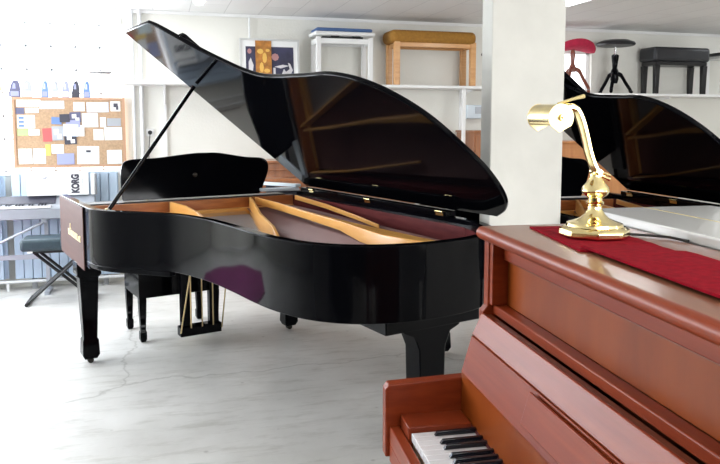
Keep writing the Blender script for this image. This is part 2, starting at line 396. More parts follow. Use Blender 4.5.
# papers measured in the board: pixel box (x0,y0,x1,y1) of the 130x85 crop at x5.46 -> board coordinates
def bpx(px, py):
    x = BX0+(px-14.5)/(125.5-14.5)*(BX1-BX0); z = BZ1-(py-97.5)/(167-97.5)*(BZ1-BZ0); return x, z
pc = {'w': (.85, .86, .85), 'c': (.72, .83, .84), 'b': (.12, .12, .2), 'g': (.42, .62, .25), 'r': (.7, .12, .12), 'y': (.85, .6, .15), 'bl': (.15, .25, .5), 'gr': (.4, .42, .45), 'l': (.6, .7, .85), 'v': (.33, .35, .55), 'o': (.7, .45, .25), 'k': (.06, .06, .08)}
PM = {k: simple('paper_'+{'w':'white','c':'cyan','b':'navy','g':'green','r':'red','y':'yellow','bl':'blue','gr':'grey','l':'pale_blue','v':'violet','o':'ochre','k':'black'}[k], v, .7) for k, v in pc.items()}
papers = [(19,100,42,107,'w','long white notice strip at the top left of the cork board'),(41,101,65,109,'c','pale cyan strip beside the long white one at the top of the cork board'),
 (18,108,26,114,'b','small dark photo near the upper left corner of the cork board'),(27,108,40,113,'w','small white slip right of the dark photo on the cork board'),
 (19,115,36,128,'w','white sheet with small blue pictures at the left of the cork board'),(19,129,29,135,'g','green card at the left edge of the cork board'),
 (29.5,129,40,135,'c','pale green card beside the green one on the cork board'),(74,102,85,111,'w','white square slip at the upper middle of the cork board'),
 (87,102,109,112,'l','pale blue document at the upper right of the cork board'),(111,101,121,111,'w','white card with a black figure at the top right of the cork board'),
 (82,113,98,127,'c','pale cyan sheet right of the photo cluster on the cork board'),(100,117,106,127,'w','narrow white slip on the right half of the cork board'),
 (107,118,121,126,'gr','grey photo strip on the right side of the cork board'),(93,129,103,140,'w','small white square below the pale cyan sheet on the cork board'),
 (104,127,122,140,'c','large pale cyan sheet at the right of the cork board'),(19,148,32,163,'w','white sheet in the lower left corner of the cork board'),
 (33,148,45,163,'c','pale sheet second from the lower left corner of the cork board'),(45,144,50,155,'y','yellow strip at the lower left of the photo cluster'),
 (51,144,63,153,'w','white slip just above the violet landscape photo'),(56,153,73,164,'v','violet landscape photo at the bottom middle of the cork board'),
 (76,146,98,164,'w','large white sheet with a small dark emblem at the bottom of the cork board'),(106,150,121,164,'c','pale cyan square in the lower right corner of the cork board'),
 (52,117,62,124,'bl','blue photo at the left of the photo cluster on the cork board'),(60,114,70,122,'k','dark photo at the top of the photo cluster'),
 (70,112,81,122,'b','darkest photo at the top right of the photo cluster'),(43,128,52,141,'r','red poster at the left of the photo cluster'),
 (52,126,63,140,'gr','grey and white picture in the middle of the photo cluster'),(63,124,78,136,'l','pale picture at the right of the photo cluster'),
 (64,133,76,144,'k','dark picture at the bottom of the photo cluster'),(76,125,84,136,'w','white torn sheet at the right edge of the photo cluster'),(66,120,80,127,'v','violet grey picture in the upper photo cluster')]
for i, (a, b, c, d, k, lab) in enumerate(papers):
    x0, z1 = bpx(a, b); x1, z0 = bpx(c, d)
    layer = .012+.0012*(i % 4)+(.004 if i > 21 else 0)
    rot = random.uniform(-.06, .06) if i > 21 else random.uniform(-.015, .015)
    cx, cz = (x0+x1)/2, (z0+z1)/2
    m = MB().box(x0-cx, x1-cx, -.0006, .0006, z0-cz, z1-cz)
    o = m.build('pinned_paper', PM[k]); o.location = (-.75+cx, YB-.03-layer-.001, 1.04+cz); o.rotation_euler = (0, rot, 0)
    tag(o, lab, 'paper', 'papers pinned to the cork board')
    if i in (4, 9, 20, 24, 26, 28):    # printed motif
        w, h = x1-x0, z1-z0; pm = MB()
        if i == 4:
            for q in range(3): pm.box(-w*.42, -w*.12, -.0016, -.0008, -h*.4+q*h*.3, -h*.22+q*h*.3)
        elif i == 9: pm.box(-w*.2, w*.25, -.0016, -.0008, -h*.1, h*.3).box(w*.05, w*.3, -.0018, -.0009, -h*.35, h*.05)
        elif i == 20: pm.box(-w*.1, w*.12, -.0016, -.0008, h*.15, h*.28)
        else: pm.box(-w*.3, w*.1, -.0016, -.0008, -h*.1, h*.3).box(0, w*.35, -.0018, -.0009, -h*.4, -.05*h)
        pm.build('print', PM['bl' if i == 4 else ('k' if i in (9, 20) else 'w')], o)
# rounded leaflets standing on the top edge of the board
for a, b, k, lab in ((0, 5, 'o', 'pale ochre rounded picture card at the far left on top of the cork board'), (12, 22.5, 'b', 'dark navy rounded picture card, darkest on top of the cork board'),
                  (24, 33.5, 'gr', 'grey rounded card beside the dark navy one on top of the board'), (43, 49.5, 'bl', 'blue rounded card third from the left end above the board'),
                  (53, 59.5, 'gr', 'grey rounded card right of the blue one on top of the board'), (63, 70, 'v', 'violet rounded card in the row on top of the board'),
                  (72.5, 80, 'k', 'rounded card with a dark lower half on top of the board'), (84, 90.5, 'bl', 'blue-violet rounded card, rightmost on top of the board')):
    x0, _ = bpx(a, 0); x1, _ = bpx(b, 0); w = x1-x0; h = .145
    w *= 1.08; prof = [(0, 0), (w, 0), (w, h*.45), (w*.95, h*.78), (w*.82, h*.97), (w*.6, h), (w*.4, h*.97), (w*.2, h*.72), (w*.05, h*.35)]
    o = MB().prism_y(prof, -.003, .003).build('picture_card', PM[k]); o.location = (-.75+x0, YB-.033, 1.04+BZ1+.0005)
    tag(o, lab, 'card', 'rounded cards on top of the cork board')
    MB().prism_y([(w*.3, h*.5), (w*.6, h*.5), (w*.58, h*.8), (w*.4, h*.85)], -.004, -.0031).build('portrait_print', PM['v' if k in 'kb' else 'l'], o)
    MB().prism_y([(w*.15, h*.05), (w*.85, h*.05), (w*.85, h*.35), (w*.15, h*.35)], -.004, -.0031).build('portrait_print', PM['v' if k in ('b', 'bl') else ('k' if k == 'k' else 'w')], o)
# slim metal handle at the window
wh = thing('window_handle', 'slim silver lever handle on the bright glass block window', 'handle', (-.49, YB+.02, 1.93))
MB().loft([[(x, -.02-.006*math.cos(t), .016*s*math.sin(t)) for t in [i*PI/4 for i in range(8)]] for x, s in ((-.115, .2), (-.08, .8), (0, 1), (.08, 1), (.1, .5))]).build('lever', M['steel'], wh, smooth=True)
MB().tube([(.07, -.016, 0), (.07, .03, 0)], .007, 8).build('spindle', M['steel'], wh, smooth=True)

# ------------------------------------------------------------------ radiator
ra = thing('radiator', 'long pale blue-grey ribbed radiator under the window', 'radiator', (-1.24, YB-.1, .1))
xx = 0; mb = MB(); RW = .88
while xx < RW-.04:
    mb.loft([[(xx+.0, -.025, .0), (xx+.003, -.035, .0), (xx+.067, -.035, .0), (xx+.07, -.025, .0), (xx+.07, .0, .0), (xx, .0, .0)], [(xx+.0, -.025, .92), (xx+.003, -.035, .92), (xx+.067, -.035, .92), (xx+.07, -.025, .92), (xx+.07, .0, .92), (xx, .0, .92)]]); xx += .073
mb.box(0, RW, 0, .03, 0, .92)
mb.build('ribbed_front', M['radiator'], ra)
MB().box(.0, RW, -.035, .03, .92, .94).build('top_rail', M['radiator'], ra)
for x in (.15, .75): MB().box(x-.02, x+.02, -.02, .02, -.1, 0).build('foot', M['iron'], ra)
# second section further left, mostly out of frame
ra2 = thing('radiator', 'radiator section continuing left of the ribbed one, at the picture edge', 'radiator', (-2.35, YB-.1, .1))
xx = 0; mb = MB()
while xx < 1.0:
    mb.loft([[(xx+.0, -.025, .0), (xx+.003, -.035, .0), (xx+.067, -.035, .0), (xx+.07, -.025, .0), (xx+.07, .0, .0), (xx, .0, .0)], [(xx+.0, -.025, .92), (xx+.003, -.035, .92), (xx+.067, -.035, .92), (xx+.07, -.025, .92), (xx+.07, .0, .92), (xx, .0, .92)]]); xx += .073
mb.box(0, 1.05, 0, .03, 0, .92); mb.build('ribbed_front', M['radiator'], ra2)
for x in (.15, .9): MB().box(x-.02, x+.02, -.02, .02, -.1, 0).build('foot', M['iron'], ra2)

# ------------------------------------------------------------------ digital piano on its stand
dp = thing('digital_piano', 'silver-grey digital piano with white keys in front of the radiator', 'digital piano', (-1.55, 6.42, .66))
MB().prism_x([(0, 0), (.27, 0), (.27, .175), (.22, .18), (.13, .115), (.0, .09)], -.7, 1.0).build('case', M['silver'], dp, bevel=.006)
MB().prism_x([(.132, .118), (.218, .1775), (.216, .181), (.129, .122)], -.68, .68).build('control_panel', M['dark_plastic'], dp)
mb = MB()
for i in range(52): mb.box(-.66+i*.0254, -.66+i*.0254+.0245, -.005, .125, .095, .112)
k = mb.build('white_keys', M['white_key'], dp); 
mb = MB()
for i in range(51):
    if i % 7 in (0, 2, 3, 5, 6): mb.box(-.66+(i+1)*.0254-.006, -.66+(i+1)*.0254+.006, .045, .125, .112, .122)
mb.build('black_keys', M['black_key'], dp)
st = thing('keyboard_stand', 'pale metal stand with diagonal struts under the digital piano', 'stand', (-1.55, 6.55, 0))
for s in (-1, 1):
    MB().box(s*.6-.02, s*.6+.02, -.12, .1, .0, .03).box(s*.6-.015, s*.6+.015, -.015, .015, .03, .64).box(s*.6-.02, s*.6+.02, -.12, .1, .63, .659).build('side_frame', M['silver'], st)
MB().box(-.6, .6, -.012, .012, .3, .34).build('cross_bar', M['silver'], st)
MB().tube([(-.05, 0, .32), (.58, -.03, .62)], .012, 8).build('strut', M['silver'], st, smooth=True)
MB().tube([(.05, 0, .32), (-.58, -.03, .62)], .012, 8).build('strut', M['silver'], st, smooth=True)
# box with lettering standing on it
def text_mesh(s, size, extrude, mat, name, parent, M4, bold=0):
    cu = bpy.data.curves.new(name, 'FONT'); cu.body = s; cu.size = size; cu.extrude = extrude; cu.offset = bold
    cu.align_x = 'CENTER'; cu.align_y = 'CENTER'
    t = bpy.data.objects.new('tmp', cu); C.objects.link(t)
    dg = bpy.context.evaluated_depsgraph_get(); me = bpy.data.meshes.new_from_object(t.evaluated_get(dg))
    bpy.data.objects.remove(t); bpy.data.curves.remove(cu)
    me.transform(M4); o = bpy.data.objects.new(name, me); C.objects.link(o); me.materials.clear(); me.materials.append(mat)
    o.parent = parent; return o
kb = thing('carton', 'flat white carton with black KORG lettering standing on the digital piano', 'box', (-.9, 6.62, .843))
MB().box(-.2, .3, -.022, .022, 0, .205).build('body', M['paper'], kb, bevel=.002)
MB().box(.155, .285, -.0235, -.0221, .004, .201).build('side_print', PM['w'], kb)
Mk = Matrix.Translation((.195, -.0245, .1)) @ Matrix.Rotation(PI/2, 4, 'X') @ Matrix.Rotation(PI/2, 4, 'Z')
text_mesh('KORG', .082, .0006, PM['k'], 'lettering', kb, Mk @ Matrix.Diagonal((.72, 1, 1, 1)), .0055)
mb = MB()
for q in range(6): mb.box(.25, .256, -.0246, -.0236, .06+q*.014, .07+q*.014)
mb.build('small_print', PM['gr'], kb)
MB().prism_y([(-.08, .15), (-.03, .17), (-.045, .14)], -.0236, -.0221).build('logo_print', PM['gr'], kb)
cb2 = thing('binder', 'pale upright binder leaning beside the white lettered carton', 'binder', (-.565, 6.62, .843))
MB().box(-.015, .015, -.03, .03, 0, .19).build('cover', M['paper'], cb2, bevel=.003)
MB().box(.0155, .03, -.03, .03, 0, .185).build('spine', M['iron'], cb2, bevel=.002)

# X-frame keyboard bench
kbn = thing('keyboard_bench', 'black X-frame keyboard bench in front of the radiator', 'bench', (-.80, 6.2, 0)); kbn.scale = (.95, 1, .97)
MB().box(-.3, .3, -.14, .14, .455, .56).build('seat_pad', M['greypad'], kbn, bevel=.03, seg=4)
MB().box(-.22, .22, -.1, .1, .435, .455).build('seat_plate', M['blackwood'], kbn)
for s in (-1, 1):
    MB().tube([(-.26, s*.1, .02), (.22, s*.1, .44)], .014, 8).tube([(-.26, s*.1-.04, .015), (-.26, s*.1+.04, .015)], .015, 8).build('frame_leg', M['blackwood'], kbn, smooth=True)
    MB().tube([(.26, s*.07, .02), (-.2, s*.07, .44)], .014, 8).build('frame_leg', M['blackwood'], kbn, smooth=True)
MB().tube([(-.26, -.16, .016), (-.26, .16, .016)], .016, 8).build('foot_bar', M['rubber'], kbn, smooth=True)
MB().tube([(.26, -.16, .016), (.26, .16, .016)], .016, 8).build('foot_bar', M['rubber'], kbn, smooth=True)
MB().box(-.24, -.2, -.141, -.135, .445, .46).build('maker_tag', M['white_paint'], kbn)

# ------------------------------------------------------------------ grand piano
def make_grand(loc, rz, su, sv, label, ang, detail=True, desk=True, letters=True):
    W = 1.555*sv; root = thing('grand_piano', label, 'piano', loc, rz)
    FU = lambda u: .42+(u-.42)*su
    def S(p): return (FU(p[0]), p[1]*sv)
    curve = crv([(-.18, .04), (.1, .04), (.56, .043), (.76, .055), (.9, .11), (1.03, .22), (1.13, .30), (1.24, .375), (1.5, .44), (1.78, .462), (2.02, .47), (2.2, .49),
                 (2.38, .545), (2.52, .66), (2.6, .82), (2.625, 1.0), (2.61, 1.18), (2.55, 1.33), (2.43, 1.46), (2.28, 1.53), (2.1, 1.555), (1.5, 1.555), (.6, 1.555), (-.18, 1.555)], 6)
    outer = [S(p) for p in curve]; T = .045
    inner = offset(outer, T)
    def wall(o_, i_, z0, z1):
        m = MB(); rings = [[(a[0], a[1], z0), (a[0], a[1], z1), (b[0], b[1], z1), (b[0], b[1], z0)] for a, b in zip(o_, i_)]
        return m.loft(rings)
    wall(outer, inner, .695, 1.0).build('rim', M['black'], root, bevel=.004, smooth=True)
    cut = [i for i, p in enumerate(outer) if p[1] < .36*sv and p[0] < FU(1.3)]
    oo = [outer[i] for i in cut]; ii = [inner[i] for i in cut]
    wall(oo, ii, .668, .6945).build('cheek_block', M['black'], root, bevel=.003, smooth=True)
    MB().box(FU(-.178), FU(.60), .034, .0395, .63, .992).build('cheek_panel', M['cheek_sheen'] if letters else M['black'], root, bevel=.001)  # thin facing that carries the painted brown sheen
    # moulding bead under the rim, along the bentside
    # inner rim of wood
    idx = [i for i, p in enumerate(outer) if p[0] > FU(.25)]
    oo = offset(outer, T+.001); ii = offset(outer, T+.03)
    wall([oo[i] for i in idx], [ii[i] for i in idx], .80, .968).build('inner_rim', M['maroon'], root, smooth=True)
    # underside and soundboard
    poly = [p for p in offset(outer, T*.6)]
    MB().prism(poly, .70, .735).build('bottom_frame', M['blackwood'], root)
    sb = [p for p in offset(outer, T+.031) if p[0] > FU(.3)]
    MB().prism([(FU(.3), sb[0][1])]+sb+[(FU(.3), sb[-1][1])], .82, .845).build('soundboard', M['soundboard'], root)
    # wooden beams under the case
    for a, b in (((.35, .3), (1.7, .95)), ((.35, .8), (2.2, 1.05)), ((.35, 1.3), (2.1, 1.2))):
        a = S(a); b = S(b); dx, dy = b[0]-a[0], b[1]-a[1]; l = math.hypot(dx, dy); nx, ny = -dy/l*.05, dx/l*.05
        MB().prism([(a[0]+nx, a[1]+ny), (b[0]+nx, b[1]+ny), (b[0]-nx, b[1]-ny), (a[0]-nx, a[1]-ny)], .64, .70).build('underside_beam', M['blackwood'], root)
    f0 = FU(-.18)
    # keybed, cheek arms and key cover
    MB().box(f0-.02, FU(.62), .06, W-.02, .64, .694).build('keybed', M['black'], root, bevel=.004)
    MB().box(f0-.05, f0-.001, .035, W, .64, .76).build('key_slip', M['black'], root, bevel=.012)
    MB().box(f0, f0+.28, T+.045, W-T-.005, .70, .74).box(f0+.02, f0+.26, T+.045, W-T-.005, .755, .775).build('keyboard_cover', M['black'], root, bevel=.006)
    MB().box(FU(.02), FU(.07), T+.042, W-T-.002, .74, .96).build('nameboard', M['black'], root, bevel=.004)
    MB().box(FU(.07)+.001, FU(.33), T+.042, W-T-.002, .80, .955).build('pin_block', M['blackwood'], root, bevel=.004)
    MB().box(FU(.33)+.001, FU(.36), T+.072, W-T-.032, .846, .97).build('belly_rail', M['innerwood'], root, bevel=.003)
    GY0, GY1 = .0300, .0338
    if letters:
        m = MB(); x = .135
        for i, (w, h) in enumerate([(.034, .036), (.03, .034), (.034, .036), (.03, .036), (.034, .036), (.032, .036), (.03, .036), (.034, .036), (.026, .03), (.03, .036)]):
            z = .782
            m.box(x, x+w*.3, GY0, GY1, z, z+h)
            if i % 3 != 1: m.box(x+w*.62, x+w*.9, GY0, GY1, z, z+h)
            if i % 2 == 0: m.box(x+w*.3, x+w*.62, GY0, GY1, z+h*.7, z+h)
            if i % 3 != 2: m.box(x+w*.3, x+w*.7, GY0, GY1, z, z+h*.28)
            else: m.box(x+w*.3, x+w*.62, GY0, GY1, z+h*.4, z+h*.62)
            x += w*1.28
        m.box(.2, .212, GY0, GY1, .826, .856).box(.19, .222, GY0, GY1, .822, .828)
        m.build('gold_lettering', M['gold'], root)
        root_l = None
    # legs
    legs = [(FU(.32), .10*sv), (FU(.32), W-.1)]
    for x, y in legs:
        l = MB().taper(x, y, [(.07, .07, .639), (.07, .07, .56), (.055, .055, .54), (.04, .04, .16), (.046, .046, .15), (.05, .05, .06), (.036, .036, .03)]).build('leg', M['black'], root, bevel=.004)
        MB().tube([(x-.018, y, .018), (x+.018, y, .018)], .018, 14).build('caster', M['darkbrass'], l, smooth=True)
    tx, ty = S((2.33, 1.155))
    prof = [(-.165, .694), (.165, .694), (.165, .60), (.15, .565), (.1, .545), (.072, .48), (.062, .16), (.07, .15), (.075, .075), (.05, .055), (-.05, .055), (-.075, .075), (-.07, .15), (-.062, .16), (-.072, .48), (-.1, .545), (-.15, .565), (-.165, .60)]
    l = MB().loft([[(tx-.055, ty+a, z) for a, z in prof], [(tx+.055, ty+a, z) for a, z in prof]]).build('leg', M['black'], root, bevel=.005)
    MB().tube([(tx, ty-.022, .028), (tx, ty+.022, .028)], .026, 14).box(tx-.012, tx+.012, ty-.012, ty+.012, .03, .056).build('caster', M['darkbrass'], l, smooth=True)
    MB().box(tx-.2, tx+.13, ty-.3, ty+.2, .60, .694).build('leg_block', M['black'], root, bevel=.004)
    # pedal lyre
    lx = FU(.31); ly = W*.515
    MB().box(lx-.04, lx+.04, ly-.14, ly+.14, .07, .135).build('pedal_box', M['black'], root, bevel=.006)
    for s in (-1, 1): MB().box(lx-.025, lx+.025, ly+s*.095-.032, ly+s*.095+.032, .135, .625).build('lyre_post', M['black'], root, bevel=.004)
    for s in (-1, 0, 1):
        MB().tube([(lx+.055, ly+s*.075, .13), (lx+.055, ly+s*.075, .624)], .0045, 8).build('pedal_rod', M['brass_dull'], root, smooth=True)
        MB().loft([[(lx-.04-d, ly+s*.075-w, z), (lx-.04-d, ly+s*.075+w, z), (lx-.04-d, ly+s*.075+w, z+.012), (lx-.04-d, ly+s*.075-w, z+.012)] for d, w, z in ((0, .01, .085), (.06, .014, .075), (.1, .024, .06), (.13, .02, .05))]).build('pedal', M['brass'], root, bevel=.003)
    MB().tube([(lx+.04, ly-.14, .1), (FU(.5), ly-.1, .63)], .005, 6).tube([(lx+.04, ly+.14, .1), (FU(.5), ly+.14, .63)], .005, 6).build('lyre_brace', M['brass_dull'], root, smooth=True)
    # iron plate, strings, frame bars
    P = lambda u, v: S((u, v))
    pl = [P(.38, .10), P(.38, .66), P(.38, 1.14), P(2.02, .60), P(1.5, .52), P(1.2, .46), P(.98, .36), P(.75, .17), P(.6, .10)]
    MB().prism(pl, .85, .862).build('treble_plate', M['plate'], root)
    pl2 = [P(.38, 1.15), P(.38, 1.47), P(2.0, 1.46), P(2.35, 1.36), P(2.5, 1.12), P(2.48, .85), P(2.35, .68), P(2.1, .615)]
    MB().prism(pl2, .85, .858).build('bass_plate', M['felt'], root)
    m = MB()
    for i in range(90):
        f = i/89; a = P(.38, .12+f*.98); e = P(.85+f*1.2, .28+f*.34)
        if e[0] > a[0]: m.tube([(a[0], a[1], .885), (e[0], e[1], .88)], .0011, 4)
    s_ = m.build('treble_strings', M['string'], root); s_['kind'] = 'stuff'
    m = MB()
    for i in range(110):
        f = i/109; a = P(.38, 1.12+f*.34); e = P(2.15+.3*math.sin(f*PI*.75)-.2*f, .62+f*.8)
        m.tube([(a[0], a[1], .9), (e[0], e[1], .895)], .0024, 4)
    s_ = m.build('bass_strings', M['copper'], root); s_['kind'] = 'stuff'
    def bar(path, zb=.862):   # path: (u, v, thickness, height top)
        rings = []
        pts = [Vector((*P(p[0], p[1]), 0)) for p in path]
        for i, p in enumerate(path):
            t = (pts[min(i+1, len(pts)-1)]-pts[max(i-1, 0)]).normalized(); n = Vector((-t.y, t.x, 0)); h = p[2]/2
            q = pts[i]; rings.append([(q.x-n.x*h, q.y-n.y*h, p[4] if len(p) > 4 else zb), (q.x+n.x*h, q.y+n.y*h, p[4] if len(p) > 4 else zb), (q.x+n.x*h*.8, q.y+n.y*h*.8, p[3]), (q.x-n.x*h*.8, q.y-n.y*h*.8, p[3])])
        MB().loft(rings).build('frame_bar', M['bar'], root, bevel=.003)
    bar([(.40, .60, .02, .975), (.7, .60, .02, .978), (1.0, .575, .022, .97), (1.25, .54, .03, .945), (1.45, .515, .03, .89)])
    bar([(.40, 1.14, .02, .975), (.75, 1.02, .02, .975), (1.2, .86, .02, .97), (1.65, .73, .02, .965), (1.95, .63, .022, .94), (2.1, .60, .03, .88)])
    bar([(.42, 1.17, .018, .975, .93), (.8, 1.15, .02, .975, .93), (1.3, 1.11, .024, .972, .93), (1.7, 1.10, .04, .968, .92), (1.95, 1.09, .09, .966, .90), (2.15, 1.09, .13, .964, .90), (2.32, 1.12, .10, .96, .90), (2.5, 1.2, .03, .95, .89)])
    bar([(.40, 1.475, .012, .972, .94), (.9, 1.44, .012, .96, .93), (1.4, 1.38, .012, .94, .915), (1.65, 1.35, .012, .925, .905)])
    MB().prism([P(.365, .1), P(.365, 1.46), P(.41, 1.46), P(.41, .1)], .85, .905).build('frame_front_bar', M['bar'], root, bevel=.003)
    # lid
    Hh = 1.03; ca, sa = math.cos(ang), math.sin(ang)
    def Lm(v): u, d, t = v; return Vector((u, W-d*ca+t*sa, Hh+d*sa+t*ca))
    lc = crv([(.8, 1.56), (.9, 1.555), (.98, 1.5), (1.15, 1.315), (1.3, 1.185), (1.42, 1.105), (1.58, 1.055), (1.92, 1.03), (2.15, 1.02), (2.33, .965), (2.46, .87), (2.55, .73), (2.585, .56), (2.595, .38), (2.55, .2), (2.47, .08), (2.35, 0.0)][1:], 5)
    lo = [(.42, 0), (.42, 1.56)]+lc
    lo = [(FU(u), d*sv) for u, d in lo]
    m = MB().loft([[(u, d, 0) for u, d in lo], [(u, d, .024) for u, d in lo]]).map(Lm)
    m.build('lid', M['black'], root, bevel=.006)
    # front flap folded back on top of the lid
    fl = [(.44, 0), (.44, 1.40), (1.03, 1.40), (1.05, 1.385), (1.05, 0)]
    fl = [(.42+(u-.42)*(1 if su > .9 else .9), d*sv) for u, d in fl]
    m = MB().loft([[(u, d, .032) for u, d in fl], [(u, d, .056) for u, d in fl]]).map(Lm)
    m.build('folded_lid_flap', M['black'], root, bevel=.005)
    m = MB()
    for d in (.2, .7, 1.3): m.tube([(FU(.42)+.0, d*sv-.05, .028), (FU(.42)+.0, d*sv+.05, .028)], .006, 8)
    m.map(Lm).build('flap_hinge', M['brass'], root, smooth=True)
    for u in (.62, 1.32, 2.0):
        uu = FU(u); m = MB().tube([(uu-.03, W-.07, 1.024), (uu+.03, W-.07, 1.024)], .006, 10).box(uu-.03, uu+.03, W-.069, W-.0655, 1.004, 1.024)
        m.build('lid_hinge', M['brass'], root, smooth=True)
    MB().box(FU(.45), FU(2.05), W-.065, W-.001, 1.0005, 1.0295).build('lid_seat_rail', M['black'], root, bevel=.003)
    # lid prop
    a = Vector((FU(.61), .17*sv, .96)); b = Lm(Vector((FU(.56), 1.07*sv, -.012)))
    MB().tube([a, b], .0115, 10).build('lid_prop', M['black'], root, smooth=True)
    MB().lathe([(.02, 0), (.02, .012), (.012, .03)], (a.x, a.y, .86+.09), 14).build('prop_socket', M['brass_dull'], root, smooth=True)
    if desk:
        dk = crv([(.33, 0), (.325, .12), (.34, .225), (.40, .255), (.56, .262), (.78, .285), (.88, .288), (.98, .285), (1.16, .255), (1.28, .245), (1.325, .215), (1.325, .15), (1.27, .03), (1.25, 0)], 5)
        lean = lambda v: Vector((v.x-.12*v.z, v.y, v.z+.985))
        m = MB().loft([[(.28, y*sv, z) for y, z in dk], [(.298, y*sv, z) for y, z in dk]]).map(lean)
        d_ = m.build('music_desk', M['black'], root, bevel=.004)
        MB().box(.2, .33, .12, W-.12, .957, .978).build('desk_rail', M['blackwood'], root, bevel=.003)
        for y in (.5, 1.1): MB().tube([(.21, y*sv, .98), (.26, y*sv, 1.12)], .006, 6).build('desk_strut', M['brass_dull'], d_, smooth=True)
        m = MB().lathe([(.012, 0), (.016, .006), (.01, .012)], n=12).map(lambda v: Vector((.3+v.z-.02, .8*sv+v.x, 1.13+v.y)))
        m.build('desk_knob', M['darkbrass'], d_, smooth=True)
    # lock plate glint on the bentside
    return root, Lm, FU
LG = 'black'
G0 = (-.619, 4.793, 0); GR = R(-74.27)
g1, _, _ = make_grand(G0, GR, 1, 1, 'large glossy black concert grand piano with raised lid, gold lettering on its cheek', .678)
g2, _, _ = make_grand((0, 0, 0), 0, .6, .87, 'second black grand piano with raised lid, partly hidden behind pillar and brass lamp', .68, letters=False)
# pose of the second grand: hinge fold point given in camera aligned coordinates
def cam2w(X, D):
    a = R(16); return (X*math.cos(a)+D*math.sin(a), -X*math.sin(a)+D*math.cos(a))
fx, fy = cam2w(1.76, 4.6); th2 = math.atan2(-.97, .235) - R(16)
W2_ = 1.555*.87
g2.location = (fx-.42*math.cos(th2)+W2_*math.sin(th2), fy-.42*math.sin(th2)-W2_*math.cos(th2), 0); g2.rotation_euler.z = th2

# helper to express grand-frame points in the world
def gw(u, v): 
    c, s = math.cos(GR), math.sin(GR); return (G0[0]+u*c-v*s, G0[1]+u*s+v*c)
# black piano bench tucked under the grand
bx_, by_ = gw(-.1, .74)
pb = thing('piano_bench', 'black wooden piano bench with deep box seat tucked under the large grand', 'bench', (bx_, by_, 0), GR)
MB().box(-.2, .2, -.28, .28, .30, .50).build('seat_box', M['black'], pb, bevel=.004)
MB().box(-.21, .21, -.29, .29, .50, .56).build('cushion', M['blackpad'], pb, bevel=.02, seg=3)
for sx in (-1, 1):
    for sy in (-1, 1):
        MB().taper(sx*.178, sy*.255, [(.024, .024, .30), (.024, .024, .27), (.017, .017, .08), (.022, .022, .07), (.022, .022, .02), (.014, .014, 0)]).build('leg', M['black'], pb, bevel=.002)
# two pale slats resting over the bass front corner of the grand
for (u0, v0, u1, v1, z, lab) in ((.345, 1.235, .40, 1.50, 1.004, 'lower pale blue-white slat lying across the grand piano beside its music desk'),
                                 (.08, 1.36, .40, 1.50, 1.026, 'upper pale slat lying crosswise over another slat on the grand piano')):
    a = Vector((*gw(u0, v0), 0)); b = Vector((*gw(u1, v1), 0)); d = (b-a).normalized(); n = Vector((-d.y, d.x, 0))*.03
    mb = MB(); mb.prism([(p.x, p.y) for p in (a-n, b-n, b+n, a+n)], z, z+.02)
    tag(mb.build('pale_slat', M['blue_white'], bevel=.004), lab, 'slat', 'pale slats on the grand piano')

# purple rug, out of frame, mirrored in the lacquer
tag(MB().prism([cam2w(*p) for p in ((-3.06, 5.66), (-2.52, 4.75), (-2.3, 4.32), (-3.3, 4.1), (-4.0, 4.6), (-4.0, 5.5))], .0005, .012).build('rug', M['purple']), 'purple rug on the floor left of the grand, mirrored in its side', 'rug')

# ------------------------------------------------------------------ cherry upright piano in the foreground
A5 = R(-5.3)
e1 = Vector((math.sin(R(5.3)), math.cos(R(5.3)), 0)); e2 = Vector((math.cos(R(5.3)), -math.sin(R(5.3)), 0))
# local frame: x = e2 (towards the back of the piano), y = e1 (towards its bass end), origin below the first key's front corner
UO = (0.568, 1.531, 0)
up = thing('upright_piano', 'cherry-wood upright piano with open keyboard in the foreground', 'piano', UO, A5)
E0 = .12; LEN = 1.50; EN = E0-LEN
zt = 1.2
# end panels
def endpanel(y0, y1):
    prof = [(.20, .0), (.56, .0), (.56, zt-.022), (.222, zt-.022), (.222, 1.0), (.21, .985), (.21, .60), (.20, .60)]
    MB().loft([[(x, y0, z) for x, z in prof], [(x, y1, z) for x, z in prof]]).build('side_panel', M['cherry'], up, bevel=.003)
endpanel(E0-.03, E0); endpanel(EN, EN+.03)
def arm(y0, y1):
    prof = [(-.045, .625), (.205, .625), (.205, .82), (-.035, .812), (-.045, .80)]
    MB().loft([[(x, y0, z) for x, z in prof], [(x, y1, z) for x, z in prof]]).build('arm', M['cherry'], up, bevel=.003)
arm(E0-.035, E0); arm(EN, EN+.035)
MB().box(-.035, .2, EN+.036, E0-.036, .615, .66).build('keybed', M['cherry'], up, bevel=.003)
MB().box(-.035, -.008, EN+.036, E0-.036, .661, .705).build('key_slip', M['cherry'], up, bevel=.003)
for a, b in ((.003, E0-.036), (EN+.036, EN+.112)):
    MB().box(-.007, .152, a, b, .661, .735).build('key_block', M['cherry'], up, bevel=.003)
